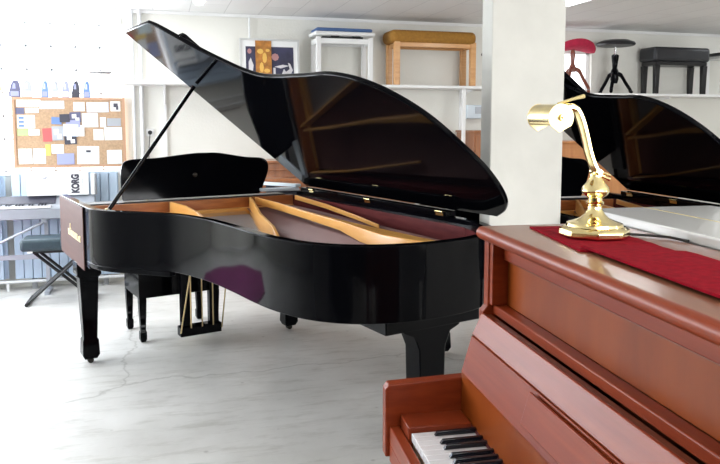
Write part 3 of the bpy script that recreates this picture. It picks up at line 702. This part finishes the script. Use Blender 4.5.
# keys
KW = .0236; y = 0; wn = 0
nwhite = 52; whites = []
blk_after = {'A': 1, 'B': 0, 'C': 1, 'D': 1, 'E': 0, 'F': 1, 'G': 1}; names = 'ABCDEFG'
for i in range(nwhite):
    y1 = -i*KW-.0006; y0 = y1-KW+.0012
    if y0 < EN+.115: break
    m = MB().box(0, .153, y0, y1, .702, .722)
    o = m.build('white_key', M['white_key'], up, bevel=.0012)
    n_ = names[i % 7]
    if blk_after[n_] and i < nwhite-1:
        c = -(i+1)*KW + {'A': -.001, 'C': .002, 'D': -.002, 'F': .003, 'G': 0}[n_]
        m = MB().loft([[(.05, c-.0056, .723), (.05, c+.0056, .723), (.056, c+.0045, .7335), (.056, c-.0045, .7335)],
                       [(.155, c-.0056, .723), (.155, c+.0056, .723), (.155, c+.0045, .7345), (.155, c-.0045, .7345)]])
        m.build('black_key', M['black_key'], up, bevel=.0012)
MB().box(.004, .15, EN+.115, .0, .661, .700).build('key_bed_lining', M['keywood'], up)
MB().box(.1535, .1595, EN+.036, E0-.036, .661, .84).build('nameboard', M['cherry_panel'], up)
MB().box(.1500, .1532, EN+.11, .0, .722, .729).build('key_felt', M['felt'], up)
# fallboard: lower leaf, upper leaf
def leaf(a, b, th, y0, y1, name, mat, bev=.003):
    a = Vector((a[0], 0, a[1])); b = Vector((b[0], 0, b[1])); d = (b-a).normalized(); n = Vector((d.z, 0, -d.x))*th
    pr = [a, b, b+n, a+n]
    return MB().loft([[(p.x, y0, p.z) for p in pr], [(p.x, y1, p.z) for p in pr]]).build(name, mat, up, bevel=bev)
y0, y1 = EN+.04, E0-.04
leaf((.149, .835), (.1765, .93), .013, y0, y1, 'lower_fallboard', M['cherry'])
leaf((.1765, .932), (.203, .988), .014, y0, y1, 'upper_fallboard', M['cherry'])
# folded music ledge on the fallboard, starting a third along
leaf((.143, .862), (.162, .929), .007, EN+.3, -.30, 'folded_lip', M['cherry'], .002)
# bottom panel below keybed
MB().box(.2, .215, EN+.03, E0-.03, .1, .615).build('lower_panel', M['cherry_panel'], up, bevel=.002)
MB().box(.2, .23, EN+.03, E0-.03, .0, .1).build('plinth', M['cherry'], up, bevel=.003)
for yy in (EN+.02, E0-.02-.0):
    MB().taper(.0, yy-.01 if yy > 0 else yy+.01, [(.022, .022, .614), (.018, .018, .1), (.024, .024, .06), (.024, .024, 0)]).build('leg', M['cherry'], up, bevel=.003)
# music-desk ledge (light strip) with groove
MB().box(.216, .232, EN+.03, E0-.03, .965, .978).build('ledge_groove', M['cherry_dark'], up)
MB().box(.236, .268, EN+.03, E0-.031, .980, 1.005).build('desk_ledge', M['cherry'], up, bevel=.003)
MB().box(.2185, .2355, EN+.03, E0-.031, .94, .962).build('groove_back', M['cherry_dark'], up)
# upper front: frame rails and inset panel
MB().box(.268, .28, EN+.03, E0-.03, 1.0055, zt-.022).build('front_panel', M['cherry_panel'], up)
MB().box(.255, .2679, EN+.04, E0-.051, 1.122, zt-.024).build('upper_rail', M['cherry'], up, bevel=.003)
MB().box(.226, .2679, E0-.05, E0-.0305, 1.0055, zt-.024).build('corner_stile', M['cherry'], up, bevel=.002)
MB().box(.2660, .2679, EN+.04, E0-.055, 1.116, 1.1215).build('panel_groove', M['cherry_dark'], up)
MB().box(.54, .56, EN+.03, E0-.03, .0, zt-.022).build('back_panel', M['cherry_dark'], up)
# lid with rounded front
pr = [(.205+.014*(1-math.cos(t))-.0, zt-.014+.014*math.sin(t)) for t in [R(a) for a in range(-90, 91, 15)]]
pr = [(.205+.016-.016*math.cos(t), zt-.016+.016*math.sin(t)) for t in [R(a) for a in range(-90, 91, 15)]]
pr = [(x, z) for x, z in pr]+[(.575, zt), (.575, zt-.02), (.222, zt-.021)]
pr[0] = (.221, zt-.032)
MB().loft([[(x, EN-.012, z) for x, z in pr], [(x, E0+.012, z) for x, z in pr]]).build('lid', M['cherry_top'], up, smooth=True)
MB().tube([(.221, EN-.012, zt-.0165), (.221, E0+.012, zt-.0165)], .0168, 16).build('lid_nosing', M['cherry'], up, smooth=True)
# make an own frame function
def uw(x, y, z=0): p = Vector(UO)+e2*x+e1*y; return (p.x, p.y, z)

# red cloth runner on the lid (two overlapping pieces)
def cloth(pts0, pts1, z, label, th=.003):
    n = 24; top = []; m = MB(); rings = []
    for i in range(n+1):
        f = i/n; a = Vector(pts0[0]).lerp(Vector(pts0[1]), f); b = Vector(pts1[0]).lerp(Vector(pts1[1]), f)
        w = .0012*math.sin(i*1.7)+.0008*math.sin(i*.6)
        zz = z+.0012+w*.5
        rings.append([(*uw(a.x, a.y)[:2], z), (*uw(b.x, b.y)[:2], z), (*uw(b.x, b.y)[:2], zz+th), (*uw(a.x, a.y)[:2], zz+th)])
    o = m.loft(rings).build('red_cloth', M['redcloth'], smooth=True); return tag(o, label, 'cloth')
# pts: front edge (x,y) from bass end to treble end, back edge likewise
cloth(((.325, .075), (.285, -.26)), ((.50, .055), (.47, -.36)), zt+.0005, 'flat red felt runner under the brass lamp on the cherry piano')
cloth(((.300, -.235), (.275, -1.1)), ((.475, -.335), (.455, -1.15)), zt+.0055, 'red felt runner continuing along the cherry piano top, overlapping the one under the lamp')

# ------------------------------------------------------------------ brass piano lamp
lx, ly = .402, -.105
LP = uw(lx, ly, zt+.0082)
lamp = thing('piano_lamp', 'polished brass banker-style piano lamp standing on the red cloth', 'lamp', LP, A5)
# octagonal stepped base
def octa(r, z): return [(r*math.cos(R(22.5+45*k)), r*math.sin(R(22.5+45*k)), z) for k in range(8)]
MB().loft([octa(.079, 0), octa(.079, .014), octa(.074, .018), octa(.068, .022)]).build('base', M['brass'], lamp, bevel=.003, seg=3)
MB().lathe([(.064, .0222), (.062, .028), (.06, .029), (.048, .033), (.032, .04), (.022, .05), (.0165, .06), (.015, .068), (.019, .072), (.02, .077), (.016, .08), (.016, .086), (.027, .094), (.031, .102), (.029, .111), (.02, .122), (.014, .132), (.0125, .14), (.008, .143)], n=40).build('stem', M['brass'], lamp, smooth=True)
# arm: S-curve leaning toward the keyboard, then shade
# camera right in lamp frame is roughly +x; arm goes up and towards -x
arm_p = crv([(.004, 0, .136), (.0, 0, .148), (-.01, 0, .165), (-.021, 0, .195), (-.03, 0, .228), (-.041, 0, .262), (-.056, 0, .288), (-.08, 0, .292)], 6)
rings = []
for i, p in enumerate(arm_p):
    a = Vector(arm_p[max(0, i-1)]); b = Vector(arm_p[min(len(arm_p)-1, i+1)]); t = (b-a).normalized(); n = Vector((t.z, 0, -t.x))
    w = .015; h = .0085
    rings.append([Vector(p)+n*h*math.cos(q)+Vector((0, 1, 0))*w*math.sin(q) for q in [k*PI/5 for k in range(10)]])
MB().loft(rings).build('arm', M['brass'], lamp, smooth=True)
MB().tube([(.0, -.02, .146), (.0, .02, .146)], .006, 12).tube([(.0, 0, .14), (.03, -.01, .128)], .004, 8).tube([(.002, 0, .15), (.036, .0, .136)], .003, 8).build('wing_nut', M['brass'], lamp, smooth=True)
# shade: half-round trough with end plates
sc = Vector((-.112, -.045, .268)); SL = .095; SR = .03
ax = Vector((-.06, 1, .02)).normalized(); side = Vector((ax.y, -ax.x, 0)).normalized(); upv = side.cross(ax).normalized()
if upv.z < 0: upv = -upv
def shp(a, r, l): return sc+ax*l+(side*math.cos(a)+upv*math.sin(a))*r
angs = [R(-35+i*250/20) for i in range(21)]
m = MB(); rings = []
for l in (0, SL):
    rings.append([shp(a, SR, l) for a in angs]+[shp(a, SR-.0015, l) for a in reversed(angs)])
m.loft(rings); m.build('shade', M['brass'], lamp, smooth=True)
for l in (-.0015, SL-.001):
    m = MB(); pa = [shp(a, SR+.0008, l) for a in angs]+[sc+ax*l-upv*.033-side*.004]; pb_ = [p+ax*.0025 for p in pa]
    m.loft([pa, pb_]); m.build('shade_end', M['brass_satin'], lamp, bevel=.0006)
m = MB().tube([sc-ax*.001, sc-ax*.009], [.008, .006], 14).tube([sc-ax*.009, sc-ax*.014], [.004, .003], 10); m.build('shade_knob', M['brass'], lamp, smooth=True)
m = MB().tube([sc+ax*.05+upv*.03+side*.02, sc+ax*.05+upv*.042+side*.06, sc+ax*.05+upv*.048+side*.085], [.0035, .0035, .005], 8); m.build('switch_rod', M['brass'], lamp, smooth=True)
m = MB().tube([sc+ax*.02, sc+ax*.08], [.011, .011], 12); m.build('bulb', M['white_gloss'], lamp, smooth=True)
# cable
tag(MB().tube([Vector(p) for p in [uw(.475, -.11, zt+.012), uw(.50, -.10, zt+.006), uw(.53, -.12, zt+.006), uw(.565, -.15, zt+.005), uw(.577, -.2, zt+.004)]], .003, 8).build('lamp_cable', M['rubber'], smooth=True), 'black cable running from the brass lamp off the back of the cherry piano', 'cable')

# ------------------------------------------------------------------ white upright piano behind it, back to back
wp = thing('upright_piano', 'white lacquered upright piano standing back to back behind the cherry piano', 'piano', uw(.60, .255), A5)
zw = 1.222
MB().box(.0, .40, -1.5, 0, .0, zw-.026).build('case', M['white_gloss'], wp, bevel=.004)
MB().box(-.012, .165, -1.512, .012, zw-.025, zw).build('rear_lid', M['white_gloss'], wp, bevel=.004)
MB().box(.1695, .385, -1.512, .012, zw-.025, zw).build('front_lid', M['white_gloss'], wp, bevel=.004)
MB().box(.1655, .169, -1.51, .01, zw-.02, zw+.0005).build('long_hinge', M['brass'], wp)
MB().box(.40, .64, -1.46, -.04, .6, .75).build('keyboard_cover', M['white_gloss'], wp, bevel=.01)
for yy in (-1.46, -.08): MB().taper(.61, yy, [(.03, .03, .6), (.02, .02, .03), (.028, .028, 0)]).build('leg', M['white_gloss'], wp, bevel=.003)

# ------------------------------------------------------------------ brown pianos by the back wall
def closed_upright(x, y, w, h, label, mat, ks):
    t = thing('upright_piano', label, 'piano', (x, y, 0))
    MB().box(0, w, .12, .5, 0, h-.025).build('case', mat, t, bevel=.004)
    MB().box(-.015, w+.015, .1, .505, h-.025, h).build('lid', mat, t, bevel=.006)
    MB().box(.0, w, -.12, .119, .6, ks).build('keyboard_cover', mat, t, bevel=.02)
    MB().box(.06, w-.06, .108, .1195, ks+.06, h-.08).build('front_panel', mat, t, bevel=.003)
    for xx in (.04, w-.04): MB().taper(xx, -.08, [(.03, .03, .6), (.022, .022, .05), (.03, .03, 0)]).build('leg', mat, t, bevel=.003)
    return t
closed_upright(.8, 6.26, 1.5, 1.13, 'low brown upright piano by the back wall, seen beside the music desk', M['brown_wood'], .98)
t = closed_upright(3.75, 6.2, 1.45, 1.29, 'orange-brown upright piano by the back wall behind the second grand', M['orange_wood'], .98)
closed_upright(-2.1, .35, 1.5, 1.2, 'unseen black upright piano added left of the camera to darken reflections in the grand', M['blackwood'], .98)  # this piano and the next two are added, unseen, to darken reflections
closed_upright(-3.4, -1.6, 1.5, 1.2, 'unseen black upright piano added behind the camera on the left for dark reflections', M['blackwood'], .98)
closed_upright(-1.6, -1.6, 1.5, 1.2, 'unseen black upright piano added behind the camera in the middle for dark reflections', M['blackwood'], .98)
cab = thing('cabinet', 'tall reddish brown wooden cabinet by the wall left of the pillar', 'cabinet', (3.0, 6.35, 0))
MB().box(0, .62, .02, .45, 0, 1.38).build('body', M['brown_wood'], cab, bevel=.004)
for i in range(2): 
    d = MB().box(.01+i*.305, .305+i*.305, 0, .019, .05, 1.35).build('door', M['brown_wood'], cab, bevel=.003)
    MB().lathe([(.01, 0), (.014, .015)], n=10).map(lambda v, i=i: Vector((.28+i*.06+v.x, -v.z, .75+v.y))).build('knob', M['brass_dull'], d, smooth=True)
MB().box(-.01, .63, -.01, .46, 1.38, 1.40).build('top', M['brown_wood'], cab, bevel=.003)

# ------------------------------------------------------------------ things on the shelf
M['photo_pale'] = simple('photo_pale', (.6, .58, .6), .5)
pf = thing('framed_photograph', 'white framed dark photograph with an orange strip, leaning on the shelf', 'picture', (1.03, 6.64, SZ+.001))
ti = MB
W_, H_ = .56, .42
leanf = lambda v: Vector((v.x, v.y+.12*v.z, v.z))
MB().box(-W_/2, W_/2, -.012, .012, 0, .018).box(-W_/2, W_/2, -.012, .012, H_-.018, H_).box(-W_/2, -W_/2+.018, -.012, .012, .018, H_-.018).box(W_/2-.018, W_/2, -.012, .012, .018, H_-.018).map(leanf).build('frame', simple('frame_silver', (.55, .55, .54), .4), pf)
MB().box(-W_/2+.018, W_/2-.018, -.002, .008, .018, H_-.018).map(leanf).build('mat_board', M['paper'], pf)
MB().box(-.225, .225, -.005, -.0025, .05, .345).map(leanf).build('photo_print', simple('photo_dark', (.03, .03, .07), .4, noise=.5, nscale=8), pf)
MB().box(-.135, .015, -.010, -.0055, .0, .40).map(leanf).build('orange_strip', simple('photo_orange', (.42, .17, .03), .5, noise=.4, nscale=16), pf)
m = MB()
for cx, cz, w, h in ((-.09, .3, .03, .05), (-.05, .24, .022, .1), (-.08, .15, .02, .1), (-.03, .12, .03, .04), (-.1, .08, .015, .06), (-.02, .31, .02, .03)):
    m.loft([[(cx+w*math.cos(a), y, cz+h*.5*math.sin(a)) for a in [k*PI/4 for k in range(8)]] for y in (-.0125, -.0105)])
m.map(leanf).build('gold_print', simple('photo_gold', (.75, .45, .1), .4), pf)
m = MB()
for pts in ([(.13, .1), (.19, .08), (.215, .13), (.19, .19), (.17, .2), (.185, .14)], [(.04, .16), (.12, .18), (.18, .17), (.1, .145)], [(-.2, .1), (-.17, .06), (-.155, .17), (-.18, .24), (-.2, .2)], [(.03, .06), (.05, .06), (.05, .15), (.03, .15)], [(.1, .07), (.16, .1), (.13, .14)]):
    MB().loft([[(x, y, z) for x, z in pts] for y in (-.0065, -.0052)]).map(leanf).build('pale_print', M['photo_pale'], pf)
m = MB()
for cx, cz, w, h in ((.05, .25, .035, .07), (-.19, .3, .02, .05)): m.loft([[(cx+w*math.cos(a), y, cz+h*.5*math.sin(a)) for a in [k*PI/4 for k in range(8)]] for y in (-.0065, -.0052)])
m.map(leanf).build('skin_print', simple('photo_skin', (.4, .2, .2), .5), pf)

# white stool with blue pad
ws = thing('piano_stool', 'white wooden stool with a blue padded top on the shelf', 'stool', (1.725, 6.66, SZ+.001)); ws.scale.z = .9
w = .275; d = .14
MB().box(-w-.02, w+.02, -d-.01, d+.01, .505, .545).build('seat_frame', M['white_paint'], ws, bevel=.012)
MB().box(-w+.0, w-.0, -d+.01, d-.01, .546, .585).build('blue_pad', M['blue_pad'], ws, bevel=.018, seg=3)
MB().box(-w+.02, w-.02, -d+.01, -d+.03, .42, .475).box(-w+.02, w-.02, d-.03, d-.01, .42, .475).box(-w, -w+.02, -d+.02, d-.02, .42, .475).box(w-.02, w, -d+.02, d-.02, .42, .475).build('apron', M['white_paint'], ws, bevel=.002)
MB().tube([(-.13, -.1, .49), (-.05, -.1, .49)], .014, 8).tube([(.08, -.1, .49), (.16, -.1, .49)], .014, 8).box(-.2, .2, -.05, .05, .476, .504).build('height_mechanism', M['rubber'], ws)
for sx in (-1, 1):
    for sy in (-1, 1): MB().box(sx*(w-.02)-.022, sx*(w-.02)+.022, sy*(d-.025)-.02, sy*(d-.025)+.02, 0, .49).build('leg', M['white_paint'], ws, bevel=.003)
# tan bench
tb = thing('piano_bench', 'tan wooden bench with a thick mustard brown cushion on the shelf', 'bench', (2.67, 6.65, SZ+.001))
MB().box(-.5, .40, -.17, .14, .405, .53).build('cushion', M['tan_cushion'], tb, bevel=.05, seg=5)
MB().box(-.42, .36, -.14, -.12, .37, .43).box(-.42, .36, .1, .12, .37, .43).box(-.44, -.42, -.12, .1, .37, .43).box(.36, .38, -.12, .1, .37, .43).build('apron', M['tan_wood'], tb, bevel=.003)
for sx in (-1, 1):
    for sy in (-1, 1): MB().box(-.03+sx*.4-.028, -.03+sx*.4+.028, sy*.115-.025-.01, sy*.115+.025-.01, 0, .43).build('leg', M['tan_wood'], tb, bevel=.004)
# round stools
def curved_leg(m, a, r0, z0, r1, w=.018):
    pts = crv([(r0, z0), (r0+.05, z0-.02), (r0+.1, z0*.55), (r0+.15, z0*.22), (r1-.02, .022), (r1, .014)], 5)
    m.tube([(r*math.cos(a), r*math.sin(a), z) for r, z in pts], [w*1.2]*6+[w]*(len(pts)-9)+[w*.75]*3, 8)
rs = thing('piano_stool', 'red velvet topped round stool with reddish wooden legs on the shelf', 'stool', (4.24, 6.62, SR_Z))
m = MB(); n = 32
rings = []
for rr, zz in ((.02, .41), (.22, .41), (.25, .42), (.258, .445), (.245, .472), (.15, .478), (.02, .478)):
    rings.append([(rr*math.cos(2*PI*k/n), rr*.62*math.sin(2*PI*k/n), zz+.035*math.cos(2*math.atan2(rr*math.sin(2*PI*k/n), rr*math.cos(2*PI*k/n))+.0)*(rr/.25)**2*(-1)) for k in range(n)])
m.loft(rings).build('seat_cushion', M['red_pad'], rs, smooth=True)
MB().lathe([(.03, .2), (.04, .24), (.02, .28), (.024, .34), (.03, .36), (.02, .40), (.02, .412)], n=16).build('column', M['red_wood'], rs, smooth=True)
rs.scale.z = 1.1
for k in range(3):
    m = MB(); curved_leg(m, R(-20+120*k), .02, .23, .19); m.build('leg', M['red_wood'], rs, smooth=True)
bs = thing('piano_stool', 'round black screw stool with turned column and three legs on the shelf', 'stool', (4.76, 6.62, SR_Z))
MB().lathe([(.1, .462), (.19, .468), (.205, .482), (.195, .50), (.14, .52), (.03, .525)], n=36).build('seat_cushion', M['blackpad'], bs, smooth=True)
MB().lathe([(.012, .38), (.012, .463)], n=12).build('screw', M['steel'], bs, smooth=True)
MB().lathe([(.03, .1), (.042, .14), (.04, .22), (.026, .25), (.03, .3), (.036, .34), (.04, .375), (.025, .385)], n=18).build('column', M['black'], bs, smooth=True)
for k in range(3):
    m = MB(); curved_leg(m, R(-15+120*k), .02, .2, .2); m.build('leg', M['black'], bs, smooth=True)
bs.scale.z = 1.09
# black bench
bb = thing('piano_bench', 'black padded piano bench with tapered legs on the shelf', 'bench', (5.58, 6.66, SR_Z)); bb.scale.z = .98
MB().box(-.40, .33, -.15, .13, .36, .52).build('cushion', M['blackpad'], bb, bevel=.035, seg=4)
MB().box(-.37, .30, -.13, .11, .32, .359).build('apron', M['blackwood'], bb, bevel=.004)
for sx in (-1, 1):
    for sy in (-1, 1): MB().taper(-.035+sx*.31, -.01+sy*.1, [(.03, .026, .319), (.024, .02, 0)]).build('leg', M['blackwood'], bb, bevel=.003)
# white stool at the right edge
wr = thing('piano_stool', 'white metal-framed stool at the right end of the shelf, cut by the picture edge', 'stool', (6.3, 6.66, SR_Z))
MB().box(-.22, .22, -.14, .14, .40, .44).build('seat', M['white_paint'], wr, bevel=.008)
MB().box(-.24, .2, -.12, .1, .441, .47).build('dark_pad', M['blackpad'], wr, bevel=.01)
MB().box(-.2, .2, -.13, -.11, .1, .125).build('stretcher', M['white_paint'], wr)
for sx in (-1, 1):
    for sy in (-1, 1): MB().box(sx*.19-.02, sx*.19+.02, sy*.115-.018, sy*.115+.018, 0, .40).build('leg', M['white_paint'], wr, bevel=.003)

# ------------------------------------------------------------------ light
def area(name, loc, rot, sx, sy, e, col):
    l = bpy.data.lights.new(name, 'AREA'); l.shape = 'RECTANGLE'; l.size = sx; l.size_y = sy; l.energy = e; l.color = col
    o = bpy.data.objects.new(name, l); C.objects.link(o); o.location = loc; o.rotation_euler = rot; return o
area('daylight_window_back', (-1.8, YB-.02, 1.7), (R(-90), 0, 0), 3.0, 1.3, 60, (.86, .93, 1))
area('added_window_left_light', (XL-.02, 4.8, 1.65), (0, R(-90), 0), 1.2, 3.1, 110, (.9, .95, 1))  # light of the added window on the left wall
area('tube_light', (.31, 5.75, ZC-.06), (0, 0, 0), .1, 1.1, 6, (1, .98, .95))
area('tube_light_middle', (3.3, 4.75, ZC-.06), (0, 0, 0), .14, 1.1, 6, (1, .98, .94))
area('fill_window_light', (3.3, YF+.02, 1.6), (R(90), 0, 0), 3.6, 1.3, 135, (.97, .98, 1))  # fill light at the added window behind the camera
area('fill_light_near', (.8, -1.0, ZC-.03), (0, 0, 0), 2.4, .3, 45, (1, .97, .92))  # unseen fill light added behind the camera, without a fixture
area('fill_light_right', (5.6, -.6, ZC-.03), (0, 0, 0), 1.6, .3, 25, (1, .97, .92))  # second unseen fill light, added further right, also without a fixture
w = bpy.data.worlds.new('world'); bpy.context.scene.world = w; w.use_nodes = True
w.node_tree.nodes['Background'].inputs[0].default_value = (.8, .9, 1, 1); w.node_tree.nodes['Background'].inputs[1].default_value = .6

# ------------------------------------------------------------------ camera
f, hor, pp, h = 702.6, 124.2, 190., 1.462
cam = bpy.data.cameras.new('camera'); co = bpy.data.objects.new('camera', cam); C.objects.link(co)
cam.sensor_width = 36; cam.lens = f/720*36; cam.shift_y = -(232-pp)/720; cam.clip_start = .05
co.location = (0, 0, h); co.rotation_euler = (R(90)-math.atan((pp-hor)/f), 0, R(-16))
S_ = bpy.context.scene; S_.camera = co
S_.view_settings.view_transform = 'Standard'; S_.view_settings.look = 'None'; S_.view_settings.gamma = 1
S_.view_settings.exposure = .6; S_.view_settings.use_curve_mapping = False
